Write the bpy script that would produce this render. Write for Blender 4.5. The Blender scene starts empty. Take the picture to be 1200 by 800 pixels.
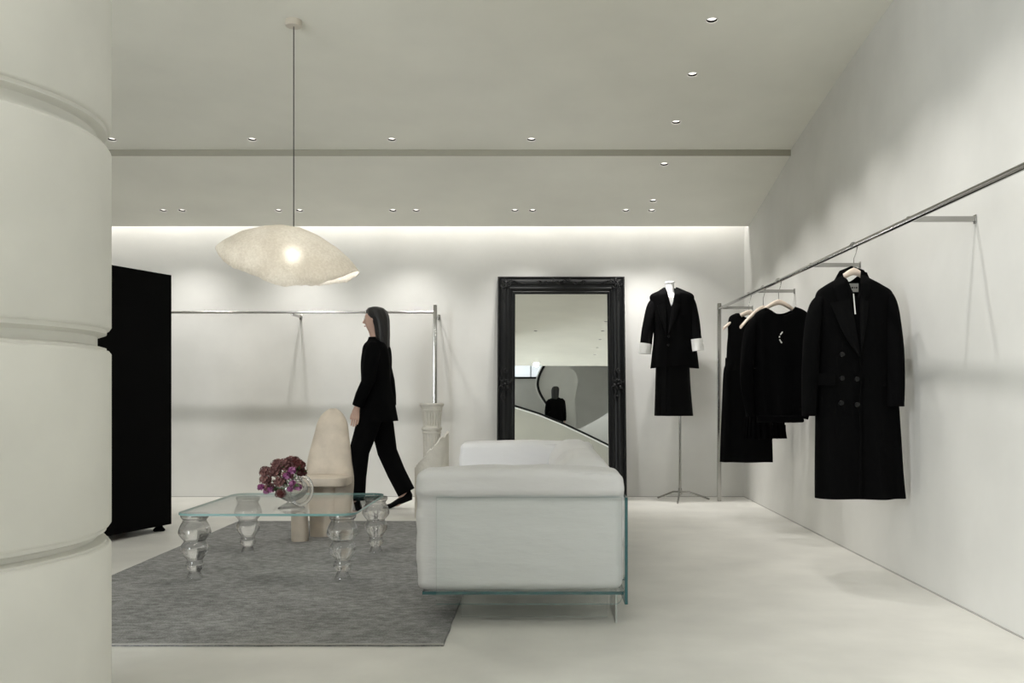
import bpy, bmesh, math, random
from mathutils import Vector, Matrix, noise
PI = math.pi
random.seed(7)
scn = bpy.context.scene
COL = scn.collection

# ------------------------------------------------------------ camera
cd = bpy.data.cameras.new('camera'); cam = bpy.data.objects.new('camera', cd); COL.objects.link(cam)
cam.location = (0, 0, 1.0); cam.rotation_euler = (PI/2, 0, 0)
cd.sensor_width = 36; cd.lens = 33.0; cd.shift_x = -32/1200; cd.shift_y = 60/1200
cd.clip_start = 0.05
scn.camera = cam
F = 1100.0
# ------------------------------------------------------------ world, view, lights
W = bpy.data.worlds.new('world'); scn.world = W; W.use_nodes = True
W.node_tree.nodes['Background'].inputs[0].default_value = (0.9, 0.95, 1.0, 1)
W.node_tree.nodes['Background'].inputs[1].default_value = 0.5
vs = scn.view_settings
vs.view_transform = 'Standard'; vs.look = 'None'; vs.gamma = 1; vs.use_curve_mapping = False
vs.exposure = -0.28
scn.cycles.use_denoising = True; scn.cycles.use_adaptive_sampling = False
scn.cycles.max_bounces = 12; scn.cycles.diffuse_bounces = 6; scn.cycles.transparent_max_bounces = 24
scn.cycles.transmission_bounces = 12
scn.cycles.sample_clamp_indirect = 6.0
scn.cycles.blur_glossy = 0.5
P_BACK, P_RIGHT, P_MID, P_FRONT, P_COVE = 39, 66, 21, 4, 9
P_HALL = 62
P_SIDE = 400
WARM = (1.0, 0.975, 0.935)

def light(kind, name, loc, energy, color=WARM, target=None, **kw):
    l = bpy.data.lights.new(name, kind); l.energy = energy; l.color = color
    for k, v in kw.items(): setattr(l, k, v)
    o = bpy.data.objects.new(name, l); COL.objects.link(o); o.location = loc
    if target is not None:
        d = Vector(target) - Vector(loc); o.rotation_euler = d.to_track_quat('-Z', 'Y').to_euler()
    return o

CE = [(-7, 6.05), (-5, 5.45), (-2, 4.55), (0, 3.74), (3, 3.42), (5.2, 3.185), (6.0, 3.095), (6.7, 3.0), (7.35, 2.902)]
XR_ = 1.97
def zc(y):
    if y > 7.36: return 2.857 + (y-7.36)*(2.567-2.857)/(8.84-7.36)
    for (a, za), (b, zb) in zip(CE, CE[1:]):
        if y <= b: return za + (zb-za)*(y-a)/(b-a)
    return 2.9
ROW_RIGHT = [8.24, 7.51, 6.86, 6.13, 5.44, 4.7, 4.0, 3.3, 2.6, 1.9, 1.2]
ROW_BACK = [-3.39, -3.22, -2.35, -2.16, -1.32, -1.11, -.22, -.06, .78, 1.015]
ROW_MID = [-3.26, -2.19, -1.126, -.06]
for y in ROW_RIGHT:
    light('SPOT', 'spot_right', (1.0, y, zc(y)-.015), P_RIGHT, target=(XR_-.05, y+.05, .8), spot_size=math.radians(68), spot_blend=.9, shadow_soft_size=.014)
for x in ROW_BACK:
    light('SPOT', 'spot_back', (x, 8.40, zc(8.40)-.015), P_BACK*(1.7 if x > .5 else .9), target=(x+(.45 if x > .9 else 0), 9.02, .3), spot_size=math.radians(86), spot_blend=1, shadow_soft_size=.016)
for x in ROW_MID:
    light('SPOT', 'spot_mid', (x, 7.16, zc(7.16)-.015), P_MID, target=(x, 7.0, 0), spot_size=math.radians(115), spot_blend=1, shadow_soft_size=.03)
for x in ROW_MID:
    light('SPOT', 'front_fill', (x, 3.3, zc(3.3)-.015), P_FRONT, target=(x, 3.4, 0), spot_size=math.radians(130), spot_blend=1, shadow_soft_size=.05)  # unseen row of lamps added to raise the general light
for x in ROW_MID:
    light('SPOT', 'hall_fill', (x, .3, zc(.3)-.015), P_HALL, target=(x, 2.2, 0), spot_size=math.radians(140), spot_blend=1, shadow_soft_size=.05)  # unseen row added behind to fill surfaces facing the camera
# hidden strip in the cove over the back edge of the ceiling
light('AREA', 'cove_strip', (-1.5, 8.90, 2.80), P_COVE*3, target=(-1.5, 9.0, 2.1), color=(1.0, .97, .93), shape='RECTANGLE', size=6.9, size_y=.04)
# fill light added from the hall side, posed at an unseen window
light('AREA', 'side_fill', (-4.9, -1.55, 2.0), P_SIDE, color=(.93, .97, 1.0), target=(1, 3.0, 2.5), shape='RECTANGLE', size=2.2, size_y=3.0)
light('AREA', 'upper_daylight', (-1.3, -6.9, 5.6), 22, color=(.9, .95, 1.0), target=(0, -3, 4.4), shape='RECTANGLE', size=3.0, size_y=.5)

# ------------------------------------------------------------ materials
def mat(name, col, rough=.6, metal=0, var=0, vscale=3, vstretch=(1,1,1), bump=0, bscale=40, spec=.5, sheen=0, bstretch=(1,1,1)):
    m = bpy.data.materials.new(name); m.use_nodes = True
    nt = m.node_tree; b = nt.nodes['Principled BSDF']
    b.inputs['Base Color'].default_value = (*col, 1)
    b.inputs['Roughness'].default_value = rough; b.inputs['Metallic'].default_value = metal
    b.inputs['Specular IOR Level'].default_value = spec
    if sheen: b.inputs['Sheen Weight'].default_value = sheen
    tc = nt.nodes.new('ShaderNodeTexCoord')
    if var:
        mp = nt.nodes.new('ShaderNodeMapping'); mp.inputs['Scale'].default_value = vstretch
        n = nt.nodes.new('ShaderNodeTexNoise'); n.inputs['Scale'].default_value = vscale; n.inputs['Detail'].default_value = 8
        r = nt.nodes.new('ShaderNodeMapRange'); r.inputs['From Min'].default_value = .25; r.inputs['From Max'].default_value = .75
        r.inputs['To Min'].default_value = 1-var; r.inputs['To Max'].default_value = 1+var
        mx = nt.nodes.new('ShaderNodeVectorMath'); mx.operation = 'SCALE'; mx.inputs[0].default_value = col
        nt.links.new(tc.outputs['Object'], mp.inputs[0]); nt.links.new(mp.outputs[0], n.inputs['Vector'])
        nt.links.new(n.outputs['Fac'], r.inputs['Value']); nt.links.new(r.outputs[0], mx.inputs['Scale'])
        nt.links.new(mx.outputs[0], b.inputs['Base Color'])
    if bump:
        mp2 = nt.nodes.new('ShaderNodeMapping'); mp2.inputs['Scale'].default_value = bstretch
        n2 = nt.nodes.new('ShaderNodeTexNoise'); n2.inputs['Scale'].default_value = bscale; n2.inputs['Detail'].default_value = 6
        bp = nt.nodes.new('ShaderNodeBump'); bp.inputs['Strength'].default_value = bump; bp.inputs['Distance'].default_value = .01
        nt.links.new(tc.outputs['Object'], mp2.inputs[0]); nt.links.new(mp2.outputs[0], n2.inputs['Vector'])
        nt.links.new(n2.outputs['Fac'], bp.inputs['Height']); nt.links.new(bp.outputs[0], b.inputs['Normal'])
    return m
def emis(name, col, s):
    m = bpy.data.materials.new(name); m.use_nodes = True; nt = m.node_tree
    b = nt.nodes['Principled BSDF']; b.inputs['Base Color'].default_value = (*col, 1)
    b.inputs['Emission Color'].default_value = (*col, 1); b.inputs['Emission Strength'].default_value = s
    return m
def thin_glass(name, tint, refl=1.0, edge=None, real=0.0):
    """clear sheet glass: mostly see-through, mirror-like at grazing angles"""
    m = bpy.data.materials.new(name); m.use_nodes = True; nt = m.node_tree; N = nt.nodes; L = nt.links
    N.remove(N['Principled BSDF']); out = N['Material Output']
    tr = N.new('ShaderNodeBsdfTransparent'); tr.inputs[0].default_value = (*tint, 1)
    gl = N.new('ShaderNodeBsdfGlossy'); gl.inputs['Roughness'].default_value = .02; gl.inputs[0].default_value = (refl, refl, refl, 1)
    lf = N.new('ShaderNodeLayerWeight'); lf.inputs[0].default_value = .5
    p5 = N.new('ShaderNodeMath'); p5.operation = 'POWER'; p5.inputs[1].default_value = 4.5; L.new(lf.outputs['Facing'], p5.inputs[0])
    fr = N.new('ShaderNodeMath'); fr.operation = 'MULTIPLY_ADD'; fr.inputs[1].default_value = .7; fr.inputs[2].default_value = .035; L.new(p5.outputs[0], fr.inputs[0])
    mx = N.new('ShaderNodeMixShader'); L.new(fr.outputs[0], mx.inputs[0]); L.new(tr.outputs[0], mx.inputs[1]); L.new(gl.outputs[0], mx.inputs[2])
    last = mx
    if edge:
        lw = N.new('ShaderNodeLayerWeight'); lw.inputs[0].default_value = .5
        pw = N.new('ShaderNodeMath'); pw.operation = 'POWER'; pw.inputs[1].default_value = 3.5
        mc = N.new('ShaderNodeMix'); mc.data_type = 'RGBA'; mc.inputs[6].default_value = (*tint, 1); mc.inputs[7].default_value = (*edge, 1)
        L.new(lw.outputs['Facing'], pw.inputs[0]); L.new(pw.outputs[0], mc.inputs[0]); L.new(mc.outputs[2], tr.inputs[0])
    if real:
        g = N.new('ShaderNodeBsdfGlass'); g.inputs['IOR'].default_value = 1.45; g.inputs['Roughness'].default_value = 0
        m2 = N.new('ShaderNodeMixShader'); m2.inputs[0].default_value = real
        L.new(mx.outputs[0], m2.inputs[1]); L.new(g.outputs[0], m2.inputs[2]); last = m2
    L.new(last.outputs[0], out.inputs[0])
    return m

M = {}
M['plaster'] = mat('plaster', (.71, .705, .68), .85, var=.07, vscale=1.9, bump=.22, bscale=4, spec=.25)
M['ceil'] = mat('ceiling_plaster', (.84, .835, .765), .9, var=.05, vscale=1.5, bump=.18, bscale=4, spec=.2)
M['floor'] = mat('microcement', (.67, .66, .62), .42, var=.11, vscale=2.4, bump=.4, bscale=5, spec=.4)
M['column'] = mat('column_plaster', (.68, .67, .62), .85, var=.08, vscale=3, bump=.25, bscale=3.5, spec=.2, bstretch=(1, 1, .5))
M['gap'] = mat('shadow_gap', (.42, .41, .39), .9)
M['steel'] = mat('brushed_steel', (.40, .395, .38), .17, 1)
M['chrome'] = mat('chrome', (.85, .85, .85), .06, 1)
M['mirror'] = mat('mirror_silver', (.93, .935, .92), .0, 1)
M['black'] = mat('black_lacquer', (.003, .003, .003), .8, bump=.05, bscale=20, spec=.03)
M['frame'] = mat('black_carved_wood', (.004, .0045, .005), .45, bump=.1, bscale=60, spec=.3)
M['wool'] = mat('black_wool', (.0028, .0028, .003), .95, bump=.2, bscale=300, spec=.06)
M['satin'] = mat('black_satin', (.0026, .0026, .0028), .6, bump=.1, bscale=200, spec=.06)
M['knit'] = mat('black_jersey', (.0026, .0026, .003), 1, bump=.2, bscale=300, spec=.05)
M['white_cloth'] = mat('white_cotton', (.82, .82, .81), .9, bump=.3, bscale=60, spec=.2)
M['sofa'] = mat('white_linen', (.74, .74, .75), .95, var=.02, vscale=4, bump=.8, bscale=6, spec=.15, bstretch=(.6, .6, 2.2))
M['hanger'] = mat('pale_hanger_wood', (.78, .66, .56), .5, var=.05, vscale=10)
M['chair'] = mat('beige_resin', (.54, .475, .395), .5, var=.22, vscale=7, bump=.8, bscale=7, spec=.4)
M['stone'] = mat('cast_plaster', (.66, .635, .575), .8, var=.06, vscale=14, bump=.9, bscale=30)
M['rough_stone'] = mat('broken_plaster', (.84, .82, .76), .95, bump=1.0, bscale=60)
M['tint_edge'] = mat('teal_glass_edge', (.02, .105, .115), .12, spec=.8)
M['pale_edge'] = mat('pale_glass_edge', (.20, .37, .36), .15, spec=.8)
M['glass'] = thin_glass('clear_sheet_glass', (.985, .993, .99), refl=.9)
M['blown'] = thin_glass('blown_glass', (.99, .99, .99), edge=(.02, .02, .02), real=.52)
M['skin'] = mat('skin', (.60, .40, .32), .55)
M['hair'] = mat('black_hair', (.006, .005, .005), .45, bump=.5, bscale=80, bstretch=(1, 1, .1))
M['canopy'] = mat('ivory_enamel', (.60, .55, .47), .3, spec=.6)
M['cord'] = mat('dark_cord', (.05, .048, .045), .6)
M['leaf'] = mat('leaf_green', (.05, .10, .025), .6)
M['stem'] = mat('stem_green', (.10, .17, .06), .6)
M['mauve'] = mat('brown_mauve_petal', (.14, .06, .058), .8)
M['mauve2'] = mat('dusty_rose_petal', (.25, .12, .11), .8)
M['magenta'] = mat('magenta_petal', (.24, .055, .17), .7)
M['magenta2'] = mat('lilac_petal', (.38, .15, .30), .7)
M['red'] = mat('dark_red_petal', (.09, .018, .016), .8)
M['label'] = mat('white_label', (.80, .79, .76), .7)
M['ink'] = mat('label_ink', (.03, .03, .03), .7)
M['button'] = mat('black_button', (.005, .005, .005), .3, spec=.3)
M['reflector'] = emis('glow_reflector', (1, .97, .93), 1.0)  # glows by itself, in place of lamp light mirrored in the cup
M['lamp'] = emis('lamp_lens', (1, .96, .9), 3.0)
M['bulb'] = emis('pendant_bulb', (1, .955, .89), 360)
M['day'] = emis('daylight_glass', (.84, .90, .95), 1.0)

M['dim_ramp'] = mat('dimmed_plaster', (.46, .45, .40), .9, var=.05, vscale=1.5)  # plaster darkened in colour to stand for weak light on the parapet
# rug: heathered grey wool
def rug_mat():
    m = mat('heathered_wool', (.20, .20, .2), .98, bump=.5, bscale=120, spec=.05)
    nt = m.node_tree; N = nt.nodes; L = nt.links; b = N['Principled BSDF']; tc = N.new('ShaderNodeTexCoord')
    vals = []
    for sc, st in ((22, (1, 1.5, 1)), (150, (1, 1.1, 1)), (1.6, (1, 1.5, 1))):
        mp = N.new('ShaderNodeMapping'); mp.inputs['Scale'].default_value = st
        n = N.new('ShaderNodeTexNoise'); n.inputs['Scale'].default_value = sc; n.inputs['Detail'].default_value = 6
        L.new(tc.outputs['Object'], mp.inputs[0]); L.new(mp.outputs[0], n.inputs['Vector']); vals.append(n)
    a = N.new('ShaderNodeMath'); a.operation = 'ADD'; L.new(vals[0].outputs[0], a.inputs[0]); L.new(vals[1].outputs[0], a.inputs[1])
    c = N.new('ShaderNodeMath'); c.operation = 'MULTIPLY_ADD'; L.new(vals[2].outputs[0], c.inputs[0]); c.inputs[1].default_value = .5; L.new(a.outputs[0], c.inputs[2])
    r = N.new('ShaderNodeValToRGB')
    mr = N.new('ShaderNodeMapRange'); mr.inputs['From Min'].default_value = .95; mr.inputs['From Max'].default_value = 1.55
    L.new(c.outputs[0], mr.inputs[0]); L.new(mr.outputs[0], r.inputs[0])
    r.color_ramp.elements[0].color = (.15, .15, .149, 1); r.color_ramp.elements[1].color = (.38, .38, .375, 1)
    e = r.color_ramp.elements.new(.5); e.color = (.25, .25, .248, 1)
    L.new(r.outputs[0], b.inputs['Base Color'])
    return m
M['rug'] = rug_mat()

# translucent fibreglass for the pendant
def shade_mat():
    m = bpy.data.materials.new('fibreglass_shade'); m.use_nodes = True; nt = m.node_tree; N = nt.nodes; L = nt.links
    N.remove(N['Principled BSDF']); out = N['Material Output']
    tc = N.new('ShaderNodeTexCoord')
    n = N.new('ShaderNodeTexNoise'); n.inputs['Scale'].default_value = 70; n.inputs['Detail'].default_value = 8; n.inputs['Roughness'].default_value = .7
    L.new(tc.outputs['Object'], n.inputs['Vector'])
    n3 = N.new('ShaderNodeTexNoise'); n3.inputs['Scale'].default_value = 5; n3.inputs['Detail'].default_value = 4; L.new(tc.outputs['Object'], n3.inputs['Vector'])
    rr = N.new('ShaderNodeValToRGB'); rr.color_ramp.elements[0].position = .40; rr.color_ramp.elements[1].position = .60
    rr.color_ramp.elements[0].color = (.60, .57, .51, 1); rr.color_ramp.elements[1].color = (.92, .90, .85, 1)
    av = N.new('ShaderNodeMath'); av.operation = 'ADD'; L.new(n.outputs[0], av.inputs[0]); L.new(n3.outputs[0], av.inputs[1])
    hv = N.new('ShaderNodeMath'); hv.operation = 'MULTIPLY'; hv.inputs[1].default_value = .5; L.new(av.outputs[0], hv.inputs[0]); L.new(hv.outputs[0], rr.inputs[0])
    bp = N.new('ShaderNodeBump'); bp.inputs['Strength'].default_value = .7; bp.inputs['Distance'].default_value = .006; L.new(n.outputs[0], bp.inputs['Height'])
    df = N.new('ShaderNodeBsdfDiffuse'); tl = N.new('ShaderNodeBsdfTranslucent'); tp = N.new('ShaderNodeBsdfTransparent')
    for s in (df, tl): L.new(rr.outputs[0], s.inputs[0]); L.new(bp.outputs[0], s.inputs['Normal'])
    a = N.new('ShaderNodeMixShader'); a.inputs[0].default_value = .42; L.new(df.outputs[0], a.inputs[1]); L.new(tl.outputs[0], a.inputs[2])
    rf = N.new('ShaderNodeBsdfRefraction'); rf.inputs['IOR'].default_value = 1.15; rf.inputs['Roughness'].default_value = .62
    rf.inputs[0].default_value = (.93, .91, .86, 1); L.new(bp.outputs[0], rf.inputs['Normal'])
    c = N.new('ShaderNodeMixShader'); c.inputs[0].default_value = .38; L.new(a.outputs[0], c.inputs[1]); L.new(rf.outputs[0], c.inputs[2])
    L.new(c.outputs[0], out.inputs[0])
    return m
M['shade'] = shade_mat()

# ------------------------------------------------------------ mesh helpers
class MB:
    def __init__(s): s.v = []; s.f = []; s.mi = []
    def add(s, vs, fs, mi=0):
        o = len(s.v); s.v += [tuple(v) for v in vs]
        for f in fs: s.f.append([i+o for i in f]); s.mi.append(mi)
        return s
    def box(s, x0, x1, y0, y1, z0, z1, mi=0, mis=None):
        v = [(x, y, z) for x in (x0, x1) for y in (y0, y1) for z in (z0, z1)]
        f = [(0,1,3,2), (4,6,7,5), (0,4,5,1), (2,3,7,6), (0,2,6,4), (1,5,7,3)]
        o = len(s.v); s.v += v
        for k, q in enumerate(f): s.f.append([i+o for i in q]); s.mi.append(mis[k] if mis else mi)
        return s
    def loft(s, rings, cap0=True, cap1=True, close=True, mi=0):
        n = len(rings[0]); o = len(s.v)
        for r in rings: s.v += [tuple(p) for p in r]
        for i in range(len(rings)-1):
            for j in range(n if close else n-1):
                k = (j+1) % n
                s.f.append([o+i*n+j, o+i*n+k, o+(i+1)*n+k, o+(i+1)*n+j]); s.mi.append(mi)
        if cap0: s.f.append([o+j for j in reversed(range(n))]); s.mi.append(mi)
        if cap1: s.f.append([o+(len(rings)-1)*n+j for j in range(n)]); s.mi.append(mi)
        return s
    def tube(s, pts, r, n=12, cap=True, mi=0, flat=1.0, up=None):
        pts = [Vector(p) for p in pts]; rings = []
        rs = r if isinstance(r, (list, tuple)) else [r]*len(pts)
        prev = None
        for i, p in enumerate(pts):
            a = pts[max(i-1, 0)]; b = pts[min(i+1, len(pts)-1)]; t = (b-a).normalized()
            if prev is None:
                ref = Vector(up) if up else (Vector((0, 0, 1)) if abs(t.z) < .9 else Vector((0, 1, 0)))
                u = (ref - t*ref.dot(t)).normalized()
            else:
                u = (prev - t*prev.dot(t)).normalized()
            prev = u; w = t.cross(u)
            rings.append([p + (u*math.cos(q)*flat + w*math.sin(q))*rs[i] for q in [2*PI*k/n for k in range(n)]])
        return s.loft(rings, cap, cap, mi=mi)
    def lathe(s, prof, c=(0, 0), n=40, cap0=True, cap1=True, mi=0):
        return s.loft([[(c[0]+r*math.cos(2*PI*k/n), c[1]+r*math.sin(2*PI*k/n), z) for k in range(n)] for r, z in prof], cap0, cap1, mi=mi)
    def prism(s, outline, y0, y1, mi=0):      # outline of (x, z), pushed along y
        n = len(outline); a = [(x, y0, z) for x, z in outline]; b = [(x, y1, z) for x, z in outline]
        return s.loft([a, b], mi=mi)
    def ball(s, c, r, n=10, sc=(1, 1, 1), mi=0):
        return s.loft([[(c[0]+r*sc[0]*math.sin(a)*math.cos(2*PI*k/n), c[1]+r*sc[1]*math.sin(a)*math.sin(2*PI*k/n), c[2]-r*sc[2]*math.cos(a)) for k in range(n)] for a in [PI*(i+.02)/(n*.6+.04) for i in range(int(n*.6)+1)]], mi=mi)
    def build(s, name, m, parent=None, smooth=True, local=False, bevel=0, angle=40, sub=0, xf=None):
        me = bpy.data.meshes.new(name)
        V = s.v
        if xf: V = [xf @ Vector(v) for v in V]
        if parent is not None and not local:
            top = parent
            while top.parent: top = top.parent
            inv = top.matrix_basis.inverted(); V = [inv @ Vector(v) for v in V]
        me.from_pydata([tuple(v) for v in V], [], s.f)
        for mm in (m if isinstance(m, (list, tuple)) else [m]): me.materials.append(mm)
        for p, i in zip(me.polygons, s.mi): p.material_index = i
        bm = bmesh.new(); bm.from_mesh(me); bmesh.ops.recalc_face_normals(bm, faces=bm.faces)
        if bevel:
            es = [e for e in bm.edges if len(e.link_faces) == 2 and e.calc_face_angle(0) > .5]
            bmesh.ops.bevel(bm, geom=es, offset=bevel, segments=3, affect='EDGES', profile=.5)
        bm.to_mesh(me); bm.free()
        if smooth:
            me.polygons.foreach_set('use_smooth', [True]*len(me.polygons))
            me.set_sharp_from_angle(angle=math.radians(angle))
        o = bpy.data.objects.new(name, me); COL.objects.link(o)
        if parent is not None: o.parent = parent
        if sub:
            md = o.modifiers.new('sub', 'SUBSURF'); md.levels = sub; md.render_levels = sub
        return o
def thing(name, label, cat, loc=(0, 0, 0), rot=(0, 0, 0), group=None):
    o = bpy.data.objects.new(name, None); COL.objects.link(o); o.location = loc; o.rotation_euler = rot
    o.empty_display_size = .1
    return tag(o, label, cat, group)
def tag(o, label, cat, group=None):
    o['label'] = label; o['category'] = cat
    if group: o['group'] = group
    return o
def struct(o): o['kind'] = 'structure'; return o
def copy_tree(o, parent=None):
    c = o.copy(); COL.objects.link(c); c.parent = parent
    for ch in list(o.children): copy_tree(ch, c)
    return c
def lerp(a, b, t): return a + (b-a)*t
def samp(rows, n):
    """smooth resampling of rows of numbers"""
    out = []; m = len(rows)
    for i in range(n):
        u = i*(m-1)/(n-1); k = min(int(u), m-2); t = u-k
        p0, p1, p2, p3 = rows[max(k-1, 0)], rows[k], rows[k+1], rows[min(k+2, m-1)]
        out.append([0.5*((2*b)+(-a+c)*t+(2*a-5*b+4*c-d)*t*t+(-a+3*b-3*c+d)*t**3) for a, b, c, d in zip(p0, p1, p2, p3)])
    return out

# ------------------------------------------------------------ room shell
XR, YB, XL, YF = 1.97, 9.02, -5.0, -7.0
struct(MB().box(XL, XR, YF, YB, -.1, 0).build('floor', M['floor'], smooth=False))
struct(MB().box(XL-.1, XR+.1, YB, YB+.1, 0, 3.1).build('wall_back', M['plaster'], smooth=False))
struct(MB().box(XR, XR+.1, YF, YB, 0, 6.3).build('wall_right', M['plaster'], smooth=False))
struct(MB().box(XL-.1, XL, -.4, YB, 0, 6.3).box(XL-.1, XL, YF, -.4, 3.9, 6.3).box(XL-.1, XL, YF, -5, 0, 3.9).build('wall_left', M['plaster'], smooth=False))
wf = MB().box(XL-.1, XR+.1, YF-.1, YF, 0, 5.36).box(.16, XR+.1, YF-.1, YF, 5.36, 6.3).box(XL-.1, XL+.6, YF-.1, YF, 5.36, 6.3)
struct(wf.build('wall_front', M['plaster'], smooth=False))
# ceiling: front sheet, dropped back panel, cove roof; holes cut for the downlights
DL = [(1.0, y, 'r') for y in ROW_RIGHT] + [(x, 8.46, 'b') for x in ROW_BACK] + [(x, 7.16, 'm') for x in ROW_MID] + [(x, 3.3, 'f') for x in ROW_MID] + [(x, .3, 'h') for x in ROW_MID]
RH = .034
def nrm(y):
    d = (zc(y+.02)-zc(y-.02))/.04
    return Vector((0, -d, 1)).normalized()
def extr(prof, name):
    mb = MB(); mb.loft([[(XL, y, z) for y, z in prof], [(XR, y, z) for y, z in prof]])
    return mb.build(name, M['ceil'], smooth=False)
prof_front = [(y, z) for y, z in CE] + [(y, z+.12) for y, z in reversed(CE)]
cf = extr(prof_front, 'ceiling')
cb = extr([(7.36, 2.857), (8.84, 2.567), (8.84, 2.66), (7.36, 2.98)], 'ceiling')
def cut(o, holes):
    cmb = MB()
    for x, y, _ in holes:
        n = nrm(y); p = Vector((x, y, zc(y)))
        cmb.tube([p-n*.05, p+n*.3], RH, n=24)
    c = cmb.build('cutter', M['ceil'], smooth=False)
    md = o.modifiers.new('b', 'BOOLEAN'); md.operation = 'DIFFERENCE'; md.object = c; md.solver = 'EXACT'
    dg = bpy.context.evaluated_depsgraph_get()
    me = bpy.data.meshes.new_from_object(o.evaluated_get(dg)); o.modifiers.clear(); o.data = me
    bpy.data.objects.remove(c)
    struct(o)
cut(cf, [h for h in DL if h[1] < 7.3]); cut(cb, [h for h in DL if h[1] > 7.4])
struct(MB().box(XL, XR, 7.30, YB, 3.02, 3.1).box(XL, XR, 7.24, 7.34, 2.96, 3.08).build('ceiling', M['ceil'], smooth=False))
struct(MB().box(XL, XR, YB-.006, YB, 0, .006).build('gap_strip_back', M['gap'], smooth=False))  # flat grey strips; their colour stands for shade in the wall-foot gap
struct(MB().box(XR-.006, XR, 0, YB-.006, 0, .006).build('gap_strip_right', M['gap'], smooth=False))

M['slot'] = mat('step_shade', (.40, .385, .32), .8, bump=.2, bscale=30)
struct(MB().box(XL, XR, 7.352, 7.359, 2.855, 2.96).build('step_strip_1', M['slot'], smooth=False))  # strip added over the ceiling step, its dark colour standing for shade

# windows of the hall behind the camera; the front one seen in the mirror
def window(name, x0, x1, z0, z1, y, bars):
    g = struct(MB().box(x0, x1, y-.03, y-.02, z0, z1).build(name, M['day'], smooth=False))
    fb = MB().box(x0, x1, y-.04, y+.02, z0-.02, z0+.03)
    for b in bars: fb.box(b-.012, b+.012, y-.04, y+.02, z0, z1)
    fb.build('window_frame', M['frame'], g, smooth=False)
window('window_1', XL+.6, .16, 5.36, 6.06, YF, (-3.4, -2.3, -1.3, -.23))
g = struct(MB().box(XL-.09, XL-.08, -5, -.4, 0, 3.9).build('fill_window', M['day'], smooth=False))  # unseen glowing window, added as a source for the side fill
fb = MB()
for y in (-5, -3.85, -2.7, -1.55, -.4): fb.box(XL-.1, XL+.01, y-.025, y+.025, 0, 3.9)
fb.box(XL-.1, XL+.01, -5, -.4, 0, .05).box(XL-.1, XL+.01, -5, -.4, 3.85, 3.9)
fb.build('window_frame', M['frame'], g, smooth=False)

# ------------------------------------------------------------ upper walkway behind the camera
t = thing('stair_parapet', 'sloping plaster stair parapet with dark handrail, reflected low in the tall mirror', 'stair parapet', (0, -4.25, 1.9))
dg_ = [(-3.5, 4.85), (-1.2, 4.1), (-.56, 3.88), (0, 3.70), (.55, 3.47), (1.15, 3.18), (1.55, 2.98), (1.95, 2.76)]
MB().prism(dg_ + [(1.95, 1.9), (-3.5, 1.9)], -4.32, -4.2).build('parapet_wall', M['dim_ramp'], t, smooth=False)
MB().tube([(x, -4.2, z+.05) for x, z in dg_], .022).build('handrail', M['frame'], t)
MB().tube([(x, -4.19, z-.0) for x, z in dg_], .016).build('coping', M['white_cloth'], t)
t = thing('curved_balustrade', 'curved plaster balustrade with dark handrail bending upward, reflected mid mirror', 'balustrade', (0.5, -5.7, 2.88))
cv = samp([(.24, 5.50), (.11, 5.30), (0, 5.06), (-.04, 4.83), (.02, 4.6), (.18, 4.33), (.42, 4.0), (.62, 3.7)], 30)
MB().prism([(a, b) for a, b in cv] + [(.95, 3.4), (.9, 4.5), (1.0, 4.95), (.90, 5.22), (.55, 5.4)], -5.85, -5.70).build('balustrade_wall', M['plaster'], t, smooth=False)
MB().tube([(a, -5.66, b) for a, b in cv], .032).build('handrail', M['frame'], t)
MB().tube([(a-.045, -5.66, b-.01) for a, b in cv], .02).build('coping', M['white_cloth'], t)
t = struct(MB().box(XL, XR, YF, -4.35, 2.68, 2.88).build('floor', M['floor'], smooth=False))
tag(MB().prism([(.78, 3.38), (.95, 3.52), (1.2, 3.64), (1.45, 3.78), (1.75, 3.98), (1.75, 2.89), (.78, 2.89)], -5.0, -4.9).build('landing_panel', M['white_cloth'], smooth=False),  # white slab added to give the bright patch in the mirror
    'white panel added for the bright patch reflected in the lower right corner of the mirror', 'wall panel')
light('SPOT', 'landing_fill', (1.3, -4.4, 5.0), 30, color=(.95, .98, 1), target=(1.3, -4.95, 3.4), spot_size=1.2, spot_blend=1, shadow_soft_size=.05)  # lamp added only to brighten the white landing panel

# ------------------------------------------------------------ column
t = thing('plaster_column', 'massive round plaster column with horizontal grooves at the left edge', 'column', (-2.275, 2.28, 0)); 
CR = .516
def drum(z0, z1):
    r = CR; e = .009
    return [(r-.05, z0), (r-e*.6, z0+.001), (r, z0+e), (r, z1-e), (r-e*.6, z1-.001), (r-.05, z1)]
CC = (-1.139-.91*CR, 2.5-.4145*CR)
drums = [(0, .61), (.65, 1.11), (1.163, 1.635), (1.69, 2.20), (2.25, zc(2.28)+.02)]
for a, b in drums: MB().lathe(drum(a, b), CC, n=128).build('drum', M['column'], t, angle=60)
for (a, b), (c, d) in zip(drums, drums[1:]): MB().lathe([(CR-.012, b-.01), (CR-.012, b+.006), (CR-.034, b+.012), (CR-.034, c-.018), (CR-.012, c-.010), (CR-.010, c+.01)], CC, n=128).build('groove_band', M['column'], t)

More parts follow.
